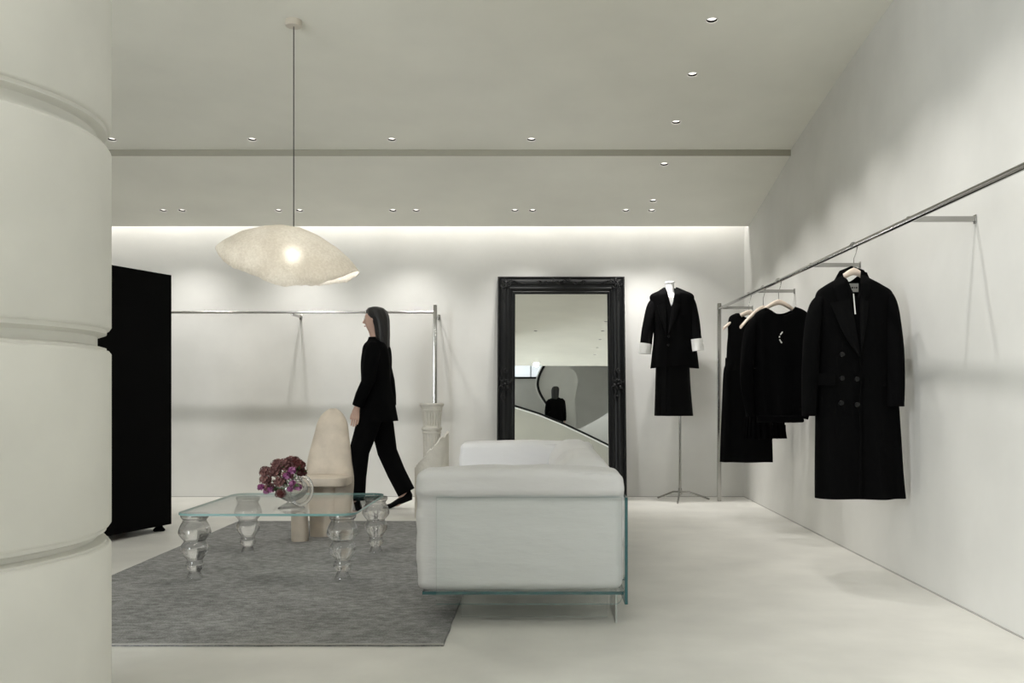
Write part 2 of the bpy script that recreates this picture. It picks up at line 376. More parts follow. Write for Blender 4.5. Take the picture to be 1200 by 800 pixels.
# ------------------------------------------------------------ downlights
def make_downlight():
    root = thing('recessed_downlight', '', 'downlight')
    r = RH
    MB().loft([[(q*math.cos(2*PI*k/28), q*math.sin(2*PI*k/28), z) for k in range(28)] for q, z in ((r+.006, .0), (r+.006, -.003), (r-.001, -.003), (r-.003, .002))], False, False).build('trim_ring', M['label'], root, local=True)
    MB().lathe([(r-.001, -.002), (r-.0015, .006), (r-.004, .012), (r-.004, .014)], n=28, cap0=False, cap1=False).build('baffle', M['black'], root, local=True)
    MB().lathe([(r-.003, .013), (r-.006, .030), (r-.014, .045)], n=28, cap0=False, cap1=False).build('reflector', M['reflector'], root, local=True)
    MB().lathe([(.026, .040), (.024, .044), (.018, .05)], n=20).build('lens', M['lamp'], root, local=True)
    return root
proto = None
ordn = ['first', 'second', 'third', 'fourth', 'fifth', 'sixth', 'seventh', 'eighth', 'ninth', 'tenth', 'eleventh', 'twelfth']
cnt = {'r': 0, 'b': 0, 'm': 0, 'f': 0, 'h': 0}
for x, y, k in DL:
    if proto is None: proto = make_downlight(); o = proto
    else: o = copy_tree(proto)
    cnt[k] += 1; w = ordn[cnt[k]-1]
    o.location = (x, y, zc(y)); o.rotation_euler = (math.atan((zc(y+.02)-zc(y-.02))/.04), 0, random.choice((0, 0, .0)))
    o['label'] = {'r': f'{w} recessed downlight of the row running along the clothes-rail wall, counted from the back wall',
                  'b': f'{w} recessed downlight from the left in the ceiling row nearest the back wall',
                  'm': f'{w} recessed downlight from the left in the row just before the ceiling slot',
                  'f': f'{w} recessed downlight from the left in the added unseen row above the near rug edge',
                  'h': f'{w} recessed downlight from the left in the added unseen row above the hall'}[k]
    o['category'] = 'downlight'
    o['group'] = {'r': 'downlights along the right wall', 'b': 'downlights by the back wall', 'm': 'downlights by the ceiling slot', 'f': 'added downlights over the seating', 'h': 'added downlights over the hall'}[k]

# ------------------------------------------------------------ pendant
PX, PY = -1.426, 5.45
def pp(px, py, y): return ((px-632)*y/F, 1-(py-460)*y/F)
t = thing('pendant_lamp', 'large leaf-shaped fibreglass pendant lamp glowing over the glass coffee table', 'pendant lamp', (PX, PY, 1.8))
top = [(254, 290), (270, 280), (290, 271), (315, 265.5), (335, 264), (352, 267), (375, 277), (395, 290), (410, 304), (421, 318)]
bot = [(254, 290), (272, 307), (285, 317), (310, 326), (330, 331), (350, 334), (365, 333), (385, 330), (400, 328), (421, 318)]
def interp(tb, x):
    for (a, za), (b, zb) in zip(tb, tb[1:]):
        if x <= b: return za+(zb-za)*(x-a)/(b-a)
    return tb[-1][1]
mb = MB(); rings = []; NU = 90
for i in range(NU+1):
    q = 1-math.cos(PI*i/NU); px = lerp(254.3, 420.7, q/2); u = q-1
    w = .31*max(1-u*u, .0009)**.55
    x, zt = pp(px, interp(top, px), PY); _, zb = pp(px, interp(bot, px), PY)
    ring = []
    for j in range(33):
        a = PI*j/32; yy = PY - w*math.cos(a)
        lip = 0
        edge = abs(math.cos(a))**6
        front = .5+.5*math.cos(a)
        zl = zb + (.030 - front*(.066 + (.022*min(1, u*1.5) if u > 0 else .105*u*(1+u))))*(1-u*u)
        z = zl + (zt-zl)*math.sin(a)**.75 + (noise.noise(Vector((x*22, yy*3, 3)))*.009 + noise.noise(Vector((x*70, yy*3, 9)))*.004)*edge*(1-u**8)
        z += noise.noise(Vector((x*8, yy*8, 1)))*.004*(1-u**8)
        ring.append((x, yy, z))
    rings.append(ring)
mb.loft(rings, False, False, close=False)
sh = mb.build('lamp_shade', M['shade'], t)
md = sh.modifiers.new('solid', 'SOLIDIFY'); md.thickness = .004
zcn = zc(PY)
MB().lathe([(.046, zcn+.01), (.047, zcn-.005), (.047, zcn-.03), (.044, zcn-.033)], (PX, PY), n=40).build('ceiling_canopy', M['canopy'], t)
MB().tube([(PX, PY, zcn-.033), (PX, PY, 1.9), (PX, PY, 1.865)], .0032, n=8).build('cord', M['cord'], t)
MB().lathe([(.008, 1.885), (.02, 1.88), (.021, 1.84), (.018, 1.83)], (PX, PY), n=20).build('socket', M['canopy'], t)
MB().ball((PX, PY-.02, 1.797), .042, n=16).build('bulb', M['bulb'], t)

# ------------------------------------------------------------ rug
t = thing('area_rug', 'heathered grey wool rug under the coffee table and sofa', 'rug', (-1.35, 5.4, 0))
mb = MB(); N1 = 60
def rugpt(x, y, z): return (x, y, z)
rx0, rx1, ry0, ry1 = -2.32, -.377, 3.70, 7.24
outl = []
def wob(s, k): return noise.noise(Vector((s*3, k, 0)))*.006
for i in range(40): outl.append((lerp(rx0, rx1, i/40), ry0+wob(i/8, 1)))
for i in range(60): outl.append((rx1+wob(i/8, 2), lerp(ry0, ry1, i/60)))
for i in range(40): outl.append((lerp(rx1, rx0, i/40), ry1+wob(i/8, 3)))
for i in range(60): outl.append((rx0+wob(i/8, 4), lerp(ry1, ry0, i/60)))
mb.loft([[(x, y, 0.0005) for x, y in outl], [(x, y, .009) for x, y in outl], [(x*.997-.004, y*.998+.01, .012) for x, y in outl]])
mb.build('pile', M['rug'], t, smooth=False)
MB().tube([(x, y, .009) for x, y in outl[:41]], .0035, n=6).build('edge_binding', mat('pale_binding', (.38, .37, .35), .9), t)

# ------------------------------------------------------------ glass table
t = thing('coffee_table', 'square glass coffee table on four bulbous blown-glass legs', 'table', (-1.42, 5.4, .012))
def rrect(x0, x1, y0, y1, r, n=8):
    pts = []
    for cx, cy, a0 in ((x1-r, y1-r, 0), (x0+r, y1-r, PI/2), (x0+r, y0+r, PI), (x1-r, y0+r, 3*PI/2)):
        for k in range(n+1): a = a0+PI/2*k/n; pts.append((cx+r*math.cos(a), cy+r*math.sin(a)))
    return pts
def glass_slab(x0, x1, y0, y1, z0, z1, r=.05):
    o = rrect(x0, x1, y0, y1, r); mb = MB(); n = len(o)
    mb.add([(x, y, z0) for x, y in o]+[(x, y, z1) for x, y in o], [list(range(n)), list(range(n, 2*n))], 0)
    mb.add([(x, y, z0) for x, y in o]+[(x, y, z1) for x, y in o], [[k, (k+1) % n, n+(k+1) % n, n+k] for k in range(n)], 1)
    return mb
TZ = .358
glass_slab(-1.905, -.965, 4.885, 5.90, TZ, TZ+.012, .09).build('tabletop', [M['glass'], M['pale_edge']], t, smooth=False)
prof = [(.070, 1.0), (.070, .945), (.060, .90), (.074, .82), (.083, .73), (.080, .68), (.058, .60), (.056, .575), (.068, .52), (.071, .46), (.066, .41), (.046, .32), (.040, .29), (.044, .24), (.048, .20), (.042, .16), (.030, .12), (.030, .10), (.038, .05), (.042, .012), (.042, 0)]
for x, y in ((-1.83, 4.985), (-1.045, 4.985), (-1.80, 5.80), (-1.01, 5.80)):
    H = TZ-.0135; pr = samp(prof, 80)
    outer = [(r, .013+z*H) for r, z in pr]; inner = [(max(r-.004, .004), .013+max(z*H, .003)) for r, z in reversed(pr)]
    lg = MB().lathe(outer, (x, y), n=36, cap0=False, cap1=False).build('leg', M['blown'], t, angle=80)
    MB().lathe([(.072, TZ-.0005), (.072, TZ-.012), (.068, TZ-.013)], (x, y), n=36).build('top_disc', mat('leg_top_metal', (.42, .41, .38), .25, .8), lg)

# ------------------------------------------------------------ vase and flowers
VX, VY, VZ = -1.352, 5.12, TZ+.0125
t = thing('glass_vase', 'round clear glass vase with a ring handle holding the purple bouquet', 'vase', (VX, VY, VZ))
vp = samp([(.072, 0), (.070, .006), (.045, .022), (.022, .034), (.03, .042), (.062, .06), (.084, .09), (.088, .112), (.080, .135), (.062, .150), (.058, .157), (.064, .163)], 60)
MB().lathe([(r, VZ+z) for r, z in vp], (VX, VY), n=48, cap1=False).build('bowl', M['blown'], t, angle=80)
MB().tube([(VX+.052+.062*math.cos(a), VY-.01+.02*math.sin(a), VZ+.098+.075*math.sin(a)) for a in [2*PI*k/40 for k in range(41)]], .010, n=12, cap=False).build('ring_handle', M['blown'], t)
MB().lathe([(.02, VZ+.045), (.058, VZ+.062), (.078, VZ+.088), (.076, VZ+.089), (.001, VZ+.089)], (VX, VY), n=32).build('water', thin_glass('water', (.9, .92, .9)), t)

def bloom_mesh(c, R, nfl, fr, dome=.5):
    mb = MB(); c = Vector(c)
    for i in range(nfl):
        ph = PI*(1+5**.5)*i; cz = 1-(i+.5)/nfl*(1+dome); sz = math.sqrt(max(0, 1-cz*cz))
        d = Vector((sz*math.cos(ph), sz*math.sin(ph), cz)); rr = R*random.uniform(.78, 1.08)
        p = c+d*rr; u = d.orthogonal().normalized(); v = d.cross(u); mi = 1 if random.random() < .35 else 0
        k = 5; a0 = random.random()*6
        vs = [p-d*fr*.35]
        for q in range(k):
            a = a0+2*PI*q/k; e = u*math.cos(a)+v*math.sin(a); s2 = u*math.cos(a+PI/2)+v*math.sin(a+PI/2)
            vs += [p+e*fr*.6+s2*fr*.42, p+e*fr*1.05+d*fr*.25, p+e*fr*.6-s2*fr*.42]
        mb.add(vs, [[0, 1+3*q, 2+3*q, 3+3*q] for q in range(k)], mi)
    mb.ball(c, R*.72, n=8)
    return mb
def flower(loc, R, mats, label, group, nfl=34, fr=.010, leaf=True, base=None):
    loc = Vector(loc); b = Vector(base) if base else Vector((VX+random.uniform(-.02, .02), VY+random.uniform(-.02, .02), VZ+.10))
    o = thing('flower', label, 'flower', b, group=group)
    bloom_mesh(loc, R*1.1, nfl, fr*1.1).build('bloom', mats, o, smooth=False)
    mid = (loc+b)/2+Vector((0, 0, .01))
    MB().tube([b, mid, loc], .0022, n=6).build('stem', M['stem'], o)
    if leaf:
        d = (loc-mid).normalized(); s = Vector((random.uniform(-1, 1), random.uniform(-1, .3), random.uniform(-.2, .6))).normalized()
        w = d.cross(s).normalized(); q = mid+d*.03
        MB().add([q, q+s*.025+w*.009, q+s*.055+d*.006, q+s*.025-w*.009, q+s*.025-d*.003], [(0, 1, 4), (1, 2, 4), (2, 3, 4), (3, 0, 4)]).build('leaf', M['leaf'], o)
    return o
SV = 1100/VY
def fp(px, py, dy): return ((px-632)*(VY+dy)/F, VY+dy, 1-(py-460)*(VY+dy)/F)
for px, py, dy, R in ((333, 545, 0, .034), (322, 553, -.03, .034), (312, 562, 0, .030), (342, 549, .03, .030), (328, 565, -.05, .030), (316, 572, -.02, .026), (337, 557, -.05, .028), (325, 545, .04, .03), (311, 553, .03, .028), (340, 540, .04, .024)):
    flower(fp(px, py, dy), R, [M['mauve'], M['mauve2']], 'brownish mauve cluster flower in the glass vase on the coffee table', 'brownish mauve flowers in the vase')
for px, py, dy, R in ((351, 545, -.01, .027), (353, 554, .02, .024), (346, 541, .02, .024)):
    flower(fp(px, py, dy), R, [M['red'], M['mauve']], 'dark crimson cluster flower at the right side of the bouquet', 'crimson flowers at the right of the bouquet')
for px, py, dy, R in ((336, 558, -.07, .018), (342, 552, -.07, .018), (349, 571, -.06, .017), (343, 567, -.07, .015), (340, 573, -.08, .012)):
    flower(fp(px, py, dy), R, [M['magenta'], M['magenta2']], 'small bright magenta flower at the front right of the bouquet', 'magenta flowers at the front right', nfl=14, fr=.011)
for px, py, dy, R in ((306, 571, -.02, .017), (312, 576, -.03, .013), (317, 574, -.04, .015)):
    flower(fp(px, py, dy), R, [M['magenta'], M['magenta2']], 'small purple flower drooping at the lower left of the bouquet', 'purple flowers at the lower left', nfl=14, fr=.010)
flower(fp(329, 579, -.10), .026, [M['red'], M['mauve']], 'dark red pompon flower hanging low before the vase', None, nfl=60, fr=.006, leaf=False, base=(VX-.02, VY-.03, VZ+.14))
del_g = [o for o in bpy.data.objects if o.name.startswith('flower') and o.get('group') is None]
# ------------------------------------------------------------ chair
t = thing('sculptural_chair', 'beige sculptural resin chair with a tall rounded back behind the table', 'chair', (-1.5, 6.4, .012))
def sq(cx, cy, a, b, z, p=3.0, n=40, ph=0):
    r = []
    for k in range(n):
        q = 2*PI*k/n; c, s = math.cos(q), math.sin(q)
        r.append((cx+a*abs(c)**(2/p)*(1 if c >= 0 else -1), cy+b*abs(s)**(2/p)*(1 if s >= 0 else -1), z))
    return r
def lump(rings, k, amp=.004, f=9):
    return [[(x+noise.noise(Vector((x*f, y*f, z*f+k)))*amp, y+noise.noise(Vector((x*f, y*f, z*f+k+9)))*amp, z) for x, y, z in r] for r in rings]
# back: outline from the photo at y=6.55
bk = []
for py, xl, xr in [(629, 364, 412), (600, 363, 413), (575, 359, 414.5), (556, 358.5, 414.5), (540, 360, 412), (520, 364, 409), (505, 367.5, 407), (495, 370, 405), (487, 374, 401), (481.5, 379.5, 396), (478.5, 384.5, 391)]:
    bk.append((py, xl, xr))
rings = []
for py, xl, xr in samp(bk, 46):
    x0, z = pp(xl, py, 6.55); x1, _ = pp(xr, py, 6.55); z = max(z, .012)
    th = .055 if z < .75 else .055*max(.25, 1-((z-.75)/.15)**2)
    lean = max(0, z-.45)*.16
    rings.append(sq((x0+x1)/2, 6.55+lean, (x1-x0)/2, th, z, 2.6))
rings = [r for i, r in enumerate(rings) if i == 0 or r[0][2] > rings[i-1][0][2]+.0005]
MB().loft(lump(rings, 1)).build('backrest', M['chair'], t)
MB().loft(lump([sq(-1.46, 6.42, a, b, z, 4) for a, b, z in ((.15, .13, .365), (.165, .15, .375), (.168, .155, .40), (.165, .15, .425), (.14, .12, .437))], 5)).build('seat', M['chair'], t)
MB().loft(lump([sq(x, 6.27, a, a, z, 3) for x, a, z in ((-1.60, .052, .012), (-1.60, .056, .03), (-1.60, .052, .2), (-1.60, .056, .37))], 7, .006)).build('leg', M['chair'], t)
MB().loft(lump([sq(-1.50, 6.50, .085, .07, z, 3) for z in (.012, .03, .2, .37)], 8, .006)).build('leg', M['chair'], t)

# ------------------------------------------------------------ sofa
SY0, SY1 = 4.0, 6.47
t = thing('glass_sofa', 'white linen sofa held in a clear glass shell, side facing the camera', 'sofa', (-.08, 5.2, 0))
def cushion(x0, x1, y0, y1, z0, z1, r, puff=.0, seed=0, wr=.004, n=26, topdrop=None, lip=0):
    """rounded, slightly swollen block"""
    cx, cy, cz = (x0+x1)/2, (y0+y1)/2, (z0+z1)/2; h = Vector(((x1-x0)/2, (y1-y0)/2, (z1-z0)/2))
    mb = MB(); idx = {}
    vs = []; fs = []
    def vid(p):
        k = tuple(round(c, 5) for c in p)
        if k not in idx:
            idx[k] = len(vs); q = Vector((p[0]*h.x, p[1]*h.y, p[2]*h.z))
            core = Vector([max(-h[i]+r, min(h[i]-r, q[i])) for i in range(3)]); d = q-core
            if d.length > 1e-9:
                m = max(abs(d.x), abs(d.y), abs(d.z)); d = d.normalized()*r if m >= r*.999 or True else d
                # cube-to-sphere rounding of the border
                q = core+d.normalized()*r*min(1, m/r) if m < r else core+d.normalized()*r
            s = Vector(((1-p[1]**2)*(1-p[2]**2)*p[0], (1-p[0]**2)*(1-p[2]**2)*p[1], (1-p[0]**2)*(1-p[1]**2)*p[2]))
            q = q+s*puff
            nn = noise.noise(Vector((q.x*5+seed, q.y*5, q.z*14)))*wr + noise.noise(Vector((q.x*17+seed, q.y*17, q.z*30)))*wr*.4
            q = q+q.normalized()*nn
            if topdrop and p[2] > .2: q.z += topdrop(q.x/h.x, q.y/h.y)*max(0, p[2])
            if lip and p[1] < .9:
                e = min(1, max(0, (q.z+cz-.545)/.03)); q.y -= lip*e*e*(3-2*e)*(1-p[1])/2
            vs.append((q.x+cx, q.y+cy, q.z+cz))
        return idx[k]
    # non-uniform param so that borders get resolution
    par = []
    for i in range(n+1):
        u = -1+2*i/n; par.append(math.sin(u*PI/2)*.6+u*.4)
    for ax in range(3):
        for sgn in (-1, 1):
            for i in range(n):
                for j in range(n):
                    q = []
                    for a, b in ((i, j), (i+1, j), (i+1, j+1), (i, j+1)):
                        p = [0, 0, 0]; p[ax] = sgn; p[(ax+1) % 3] = par[a]; p[(ax+2) % 3] = par[b]; q.append(vid(p))
                    fs.append(q if sgn > 0 else q[::-1])
    mb.add(vs, fs); return mb
sm = M['sofa']
def arm(y0, y1, seed):
    a = cushion(-.527, .360, y0+.006, y1, .155, .675, .035, .004, seed, .008, n=40, lip=.030 if seed == 1 else 0, topdrop=lambda u, v: -.012*u*u).build('arm_cushion', sm, t, angle=180)
    yy = y0+(-.012 if seed == 1 else .018)
    MB().tube([(x, yy, .657+.006*math.sin(x*9)-.012*((x+.08)/.44)**2) for x in [lerp(-.50, .335, k/30) for k in range(31)]], .003, n=6).build('piping', sm, a)
    return a
arm(4.013, 4.26, 1); arm(6.20, 6.455, 2)
cushion(-.52, .10, 4.27, 6.19, .165, .43, .05, .02, 3).build('seat_cushion', sm, t, angle=180)
for a, b, s in ((4.27, 5.22, 4), (5.23, 6.19, 5)):
    c = cushion(.07, .358, a, b, .165, .692, .12, .015, s, .006).build('back_cushion', sm, t, angle=180)
def pane(x0, x1, y0, y1, z0, z1, em=1):
    # thin sheet; narrow faces take the edge colour
    d = [x1-x0, y1-y0, z1-z0]; k = d.index(min(d)); mis = []
    for ax in (0, 0, 1, 1, 2, 2): mis.append(0 if ax == k else em)
    return MB().box(x0, x1, y0, y1, z0, z1, mis=mis)
GL = [M['glass'], M['tint_edge'], M['pale_edge']]
GP = [M['glass'], mat('clear_acrylic_edge', (.50, .53, .51), .2), mat('clear_acrylic_edge', (.50, .53, .51), .2)]
def endpanel(y0, y1):
    o = [(x, z) for x, z in rrect(-.44, .352, .098, .553, .006)]
    o2 = []
    r = .03
    pts = [(-.44, .553), (.352, .553)] + [(.352-r+r*math.cos(a), .098+r+r*math.sin(a)) for a in [-PI/2*k/8 for k in range(9)]] + [(-.44, .098)]
    n = len(pts); mb = MB()
    mb.add([(x, y0, z) for x, z in pts]+[(x, y1, z) for x, z in pts], [list(range(n)), list(range(n, 2*n))], 0)
    mb.add([(x, y0, z) for x, z in pts]+[(x, y1, z) for x, z in pts], [[k, (k+1) % n, n+(k+1) % n, n+k] for k in range(n)], 2)
    return mb
endpanel(4.0, 4.010).build('end_panel', GL, t, smooth=False)
endpanel(6.458, 6.468).build('end_panel', GL, t, smooth=False)
pane(.364, .377, 4.0, 6.468, .098, .553, 1).build('back_panel', GL, t, smooth=False)
pane(-.50, .362, 4.012, 6.456, .137, .151, 1).build('base_panel', GL, t, smooth=False)
for y in (4.13, 6.30): pane(-.345, .30, y, y+.01, .0125 if False else .013, .137, 2).build('leg_panel', GP, t, smooth=False)
pane(.330, .338, 4.07, 4.4, .0, .137, 2).build('leg_panel', GP, t, smooth=False)
pane(.330, .340, 6.06, 6.46, .0, .137, 2).build('leg_panel', GP, t, smooth=False)
for y in (4.06, 6.40): MB().tube([(.352, y, .2), (.372, y, .2)], .012, n=16).build('bolt', M['chrome'], t)

# ------------------------------------------------------------ broken column pedestal
t = thing('plaster_pedestal', 'fluted plaster capital rising from a broken plaster drum behind the sofa', 'pedestal', (-.87, 7.55, 0))
CX, CY = -.865, 7.55
n = 72; rb = .137; rings = []
for i in range(26):
    ring = []
    for k in range(n):
        a = 2*PI*k/n; x = CX+rb*math.cos(a); y = CY+rb*math.sin(a)
        ztop = 1-(lerp(549, 507, (math.cos(a)+1)/2)-460)*7.5/F + noise.noise(Vector((x*30, y*30, 0)))*.022+noise.noise(Vector((x*90, y*90, 2)))*.010
        ring.append((x+.002*noise.noise(Vector((x*9, y*9, i*.3))), y, ztop*i/25))
    rings.append(ring)
br = MB().loft(rings, True, False).build('broken_drum', M['stone'], t, angle=50)
rim = [[((x-CX)*s+CX, (y-CY)*s+CY, z+dz+noise.noise(Vector((x*60*s, y*60, 5)))*.012) for x, y, z in rings[-1]] for s, dz in ((1, 0), (.93, .008), (.86, .002), (.80, -.02), (.78, -.1))]
MB().loft(rim, False, False).build('broken_rim', M['rough_stone'], br, angle=20)
def fl(z, r, depth): 
    return [(CX+.0+(r-depth*max(0, math.cos(k*PI*2/6))**.8)*math.cos(2*PI*k/120)*1, CY+(r-depth*max(0, math.cos(k*PI*2/6))**.8)*math.sin(2*PI*k/120), z) for k in range(120)]
cp = [(.915, .098, 0), (.905, .100, 0), (.895, .095, 0), (.885, .086, 0), (.868, .083, 0), (.862, .086, 0), (.856, .083, 0), (.850, .080, .004), (.835, .080, .012), (.745, .070, .012), (.733, .069, .004), (.728, .070, 0), (.722, .080, 0), (.712, .083, 0), (.702, .080, 0), (.697, .072, 0), (.688, .071, 0), (.684, .075, 0), (.676, .075, 0), (.670, .070, 0), (.55, .068, .006), (.3, .068, .006), (0, .07, 0)]
MB().loft([fl(z, r, d) for z, r, d in reversed(cp)]).build('fluted_capital', M['stone'], t, angle=35)

# ------------------------------------------------------------ black cabinet (left)
t = thing('black_cabinet', 'tall matt black cabinet on small feet, half hidden by the plaster column', 'cabinet', (-2.9, 6.3, 0))
pA = Vector((-2.675, 6.83, 0)); dr = Vector((-.316, -.949, 0)).normalized(); nl = Vector((-.949, .316, 0)).normalized()
def cab(u0, u1, w0, w1, z0, z1, name, bev=.004, m='black'):
    P = [pA+dr*u+nl*w for u, w in ((u0, w0), (u1, w0), (u1, w1), (u0, w1))]
    return MB().loft([[(p.x, p.y, z0) for p in P], [(p.x, p.y, z1) for p in P]]).build(name, M[m], t, bevel=bev)
cab(0, 1.15, 0, .45, .045, 1.855, 'body')
cab(.0, 1.15, .452, .475, .06, 1.85, 'door')
for u, w in ((.06, .06), (1.08, .06), (.06, .40), (1.08, .40)):
    p = pA+dr*u+nl*w
    MB().lathe([(.036, 0), (.042, .006), (.040, .014), (.026, .03), (.024, .047)], (p.x, p.y), n=24).build('foot', M['black'], t)

# ------------------------------------------------------------ racks
def rack_left():
    t = thing('clothes_rack', 'long empty steel clothes rail along the back wall', 'clothes rail', (-2.9, 8.7, 0))
    MB().tube([(-4.95, 8.70, 1.745), (-.965, 8.70, 1.745)], .0125, n=20).build('rail', M['steel'], t)
    MB().box(-.982, -.948, 8.683, 8.717, 0, 1.815).build('post', M['steel'], t, bevel=.004)
    for x in (-.965, -2.29, -3.62): MB().box(x-.010, x+.010, 8.70, 9.02, 1.715, 1.735).box(x-.014, x+.014, 9.014, 9.019, 1.70, 1.75).build('bracket', M['steel'], t, bevel=.002)
rack_left()
t = thing('clothes_rack', 'long steel clothes rail on the right wall carrying black garments', 'clothes rail', (1.66, 5.5, 0))
ZR = 1.775
MB().tube([(1.66, 8.66, ZR), (1.66, 1.9, ZR)], .0135, n=20).build('rail', M['steel'], t)
MB().box(1.643, 1.677, 8.643, 8.677, 0, 1.825).build('post', M['steel'], t, bevel=.004)
MB().box(1.643, 1.677, 1.885, 1.915, 0, 1.825).build('post', M['steel'], t, bevel=.004)
for y in (8.66, 7.24, 5.76, 4.237, 2.75): MB().box(1.66, XR-.001, y-.010, y+.010, ZR-.004, ZR+.02).box(XR-.006, XR-.001, y-.014, y+.014, ZR-.012, ZR+.028).build('bracket', M['steel'], t, bevel=.002)

# ------------------------------------------------------------ mirror
TH = math.radians(7)
t = thing('leaning_mirror', 'tall mirror in a black carved frame leaning on the back wall', 'mirror', (.209, 8.727, 0), (-TH, 0, 0))
HW, HH, FW = .605, 2.122, .166
def rectloop(d, y):   # inset loop at depth y (negative y = towards the room)
    return [(-HW+d, y, d if d else 0), (HW-d, y, d), (HW-d, y, HH-d), (-HW+d, y, HH-d)]
fpz = [(0, .03), (0, -.02), (.012, -.038), (.024, -.030), (.034, -.040), (.055, -.052), (.075, -.050), (.09, -.038), (.105, -.034), (.118, -.040), (.128, -.034), (.14, -.018), (.15, -.020), (FW, -.004), (FW, .004)]
MB().loft([rectloop(d, y) for d, y in fpz], False, False).box(-HW+.01, HW-.01, .02, .03, .01, HH-.01).build('frame', M['frame'], t, local=True, angle=15, smooth=False)
MB().box(-HW+FW-.01, HW-FW+.01, .002, .012, FW-.01, HH-FW+.01).build('mirror_glass', M['mirror'], t, local=True, smooth=False)
def scroll(mb, cx, cz, r, turns, s, a0, y=-.055, th=.009):
    pts = []; rs = []
    for k in range(26):
        u = k/25; a = a0+s*turns*2*PI*u; q = r*(1-.8*u)
        pts.append((cx+q*math.cos(a), y-.012*math.sin(PI*u), cz+q*math.sin(a))); rs.append(th*(1-.5*u))
    mb.tube(pts, rs, n=8)
def rosette(cx, cz, name='rosette', big=1.0):
    mb = MB()
    mb.ball((cx, -.062, cz), .016*big, n=10)
    for k in range(6):
        a = k*PI/3+.3; mb.ball((cx+.03*big*math.cos(a), -.056, cz+.036*big*math.sin(a)), .019*big, n=8, sc=(.9, .5, .9))
    for k in range(4):
        a = k*PI/2+.6; scroll(mb, cx+.042*big*math.cos(a), cz+.065*big*math.sin(a), .028*big, .9, 1 if k % 2 else -1, a, -.05, .007)
    for s in (-1, 1):
        scroll(mb, cx+.01*s, cz+.125*s*big, .026*big, 1.0, s, PI/2*s, -.048, .007)
        mb.tube([(cx-.02, -.05, cz+.08*s*big), (cx-.035, -.058, cz+.12*s*big), (cx-.01, -.05, cz+.17*s*big)], [.010, .008, .003], n=8)
    mb.build(name, M['frame'], t, local=True)
rosette(-HW+.075, 1.08); rosette(HW-.075, 1.08)
for sx in (-1, 1):
    for zz in (HH-.075, .075):
        mb = MB(); cx = sx*(HW-.075); sz = 1 if zz > 1 else -1
        for k in range(5): scroll(mb, cx+.02*math.cos(k*1.3), zz+.03*math.sin(k*1.3), .03, 1, 1 if k % 2 else -1, k, -.05, .006)
        for k in range(4):
            mb.tube([(cx-sx*(.03+.03*k), -.052, zz+.02*sz), (cx-sx*(.06+.03*k), -.06, zz+.035*sz*(1-k*.3)), (cx-sx*(.09+.035*k), -.05, zz-.005)], [.008, .006, .002], n=6)
            mb.tube([(cx+sx*.015, -.052, zz-sz*(.03+.03*k)), (cx+sx*.03*(1-k*.2), -.06, zz-sz*(.06+.03*k)), (cx, -.05, zz-sz*(.09+.035*k))], [.008, .006, .002], n=6)
        mb.build('corner_carving', M['frame'], t, local=True)
for zz in (HH-.06,):
    mb = MB()
    for s in (-1, 1):
        for k in range(4): scroll(mb, s*(.03+.055*k), zz+.012*math.sin(k*2), .026-.003*k, .9, s, PI*k/2, -.05, .006)
        mb.tube([(s*.2, -.05, zz+.02), (s*.28, -.045, zz-.012), (s*.38, -.035, zz+.03)], [.006, .005, .002], n=6)
    mb.ball((0, -.06, zz), .02, n=10)
    mb.build('crest_carving', M['frame'], t, local=True)

# ------------------------------------------------------------ garments
def gbody(mb, rows, y, b, folds=0, nf=9, n=72, p=2.3, L=44, seed=0, foldtop=.3, ymul=None, capb=True, capt=False, hemz=None, neck=None):
    """rows of (py, xl, xr) measured on the garment at distance y -> closed tubular shell"""
    R = samp(rows, L); rings = []
    cx0 = None
    for i, (py, xl, xr) in enumerate(R):
        u = i/(L-1); x0, z = pp(xl, py, y); x1, _ = pp(xr, py, y); cx = (x0+x1)/2; a = (x1-x0)/2
        bb = b*(ymul(u) if ymul else 1); ring = []
        bb = min(bb, max(a*.9, .02))
        for k in range(n):
            q = 2*PI*k/n; c, s = math.cos(q), math.sin(q)
            amp = folds*max(0, (u-foldtop)/(1-foldtop))
            w = amp*(math.sin(nf*q+seed+1.3*math.sin(2*q+seed))) + .003*noise.noise(Vector((c*2+seed, s*2, z*5)))
            xx = a*abs(c)**(2/p)*(1 if c >= 0 else -1); yy = bb*abs(s)**(2/p)*(1 if s >= 0 else -1)+w*s*1.0
            ring.append((cx+xx+w*.25*c, y+yy+w*.5*(1 if s >= 0 else -1)*abs(s), z+(hemz(c, s)*max(0, (u-.9)*10) if hemz else 0)))
        if neck:
            nc, hw, pf, pb, pt, ex = neck; ncx = (nc-632)*y/F; hwm = hw*y/F
            r_ = []
            for a_, b_, c_ in ring:
                q = abs(a_-ncx)/hwm
                if q < 1: c_ = min(c_, pp(0, lerp(pf if b_ < y else pb, pt, q**ex), y)[1])
                r_.append((a_, b_, c_))
            ring = r_
        rings.append(ring)
    mb.loft(rings, capt, False)
    # turned-in hem with dark inside
    last = rings[-1]; cx = sum(v[0] for v in last)/n
    r2 = [(cx+(x-cx)*.96, y+(yy-y)*.9, z+.004) for x, yy, z in last]; r3 = [(cx+(x-cx)*.94, y+(yy-y)*.85, z+.10) for x, yy, z in last]
    mb.loft([last, r2, r3], False, True)
    return mb
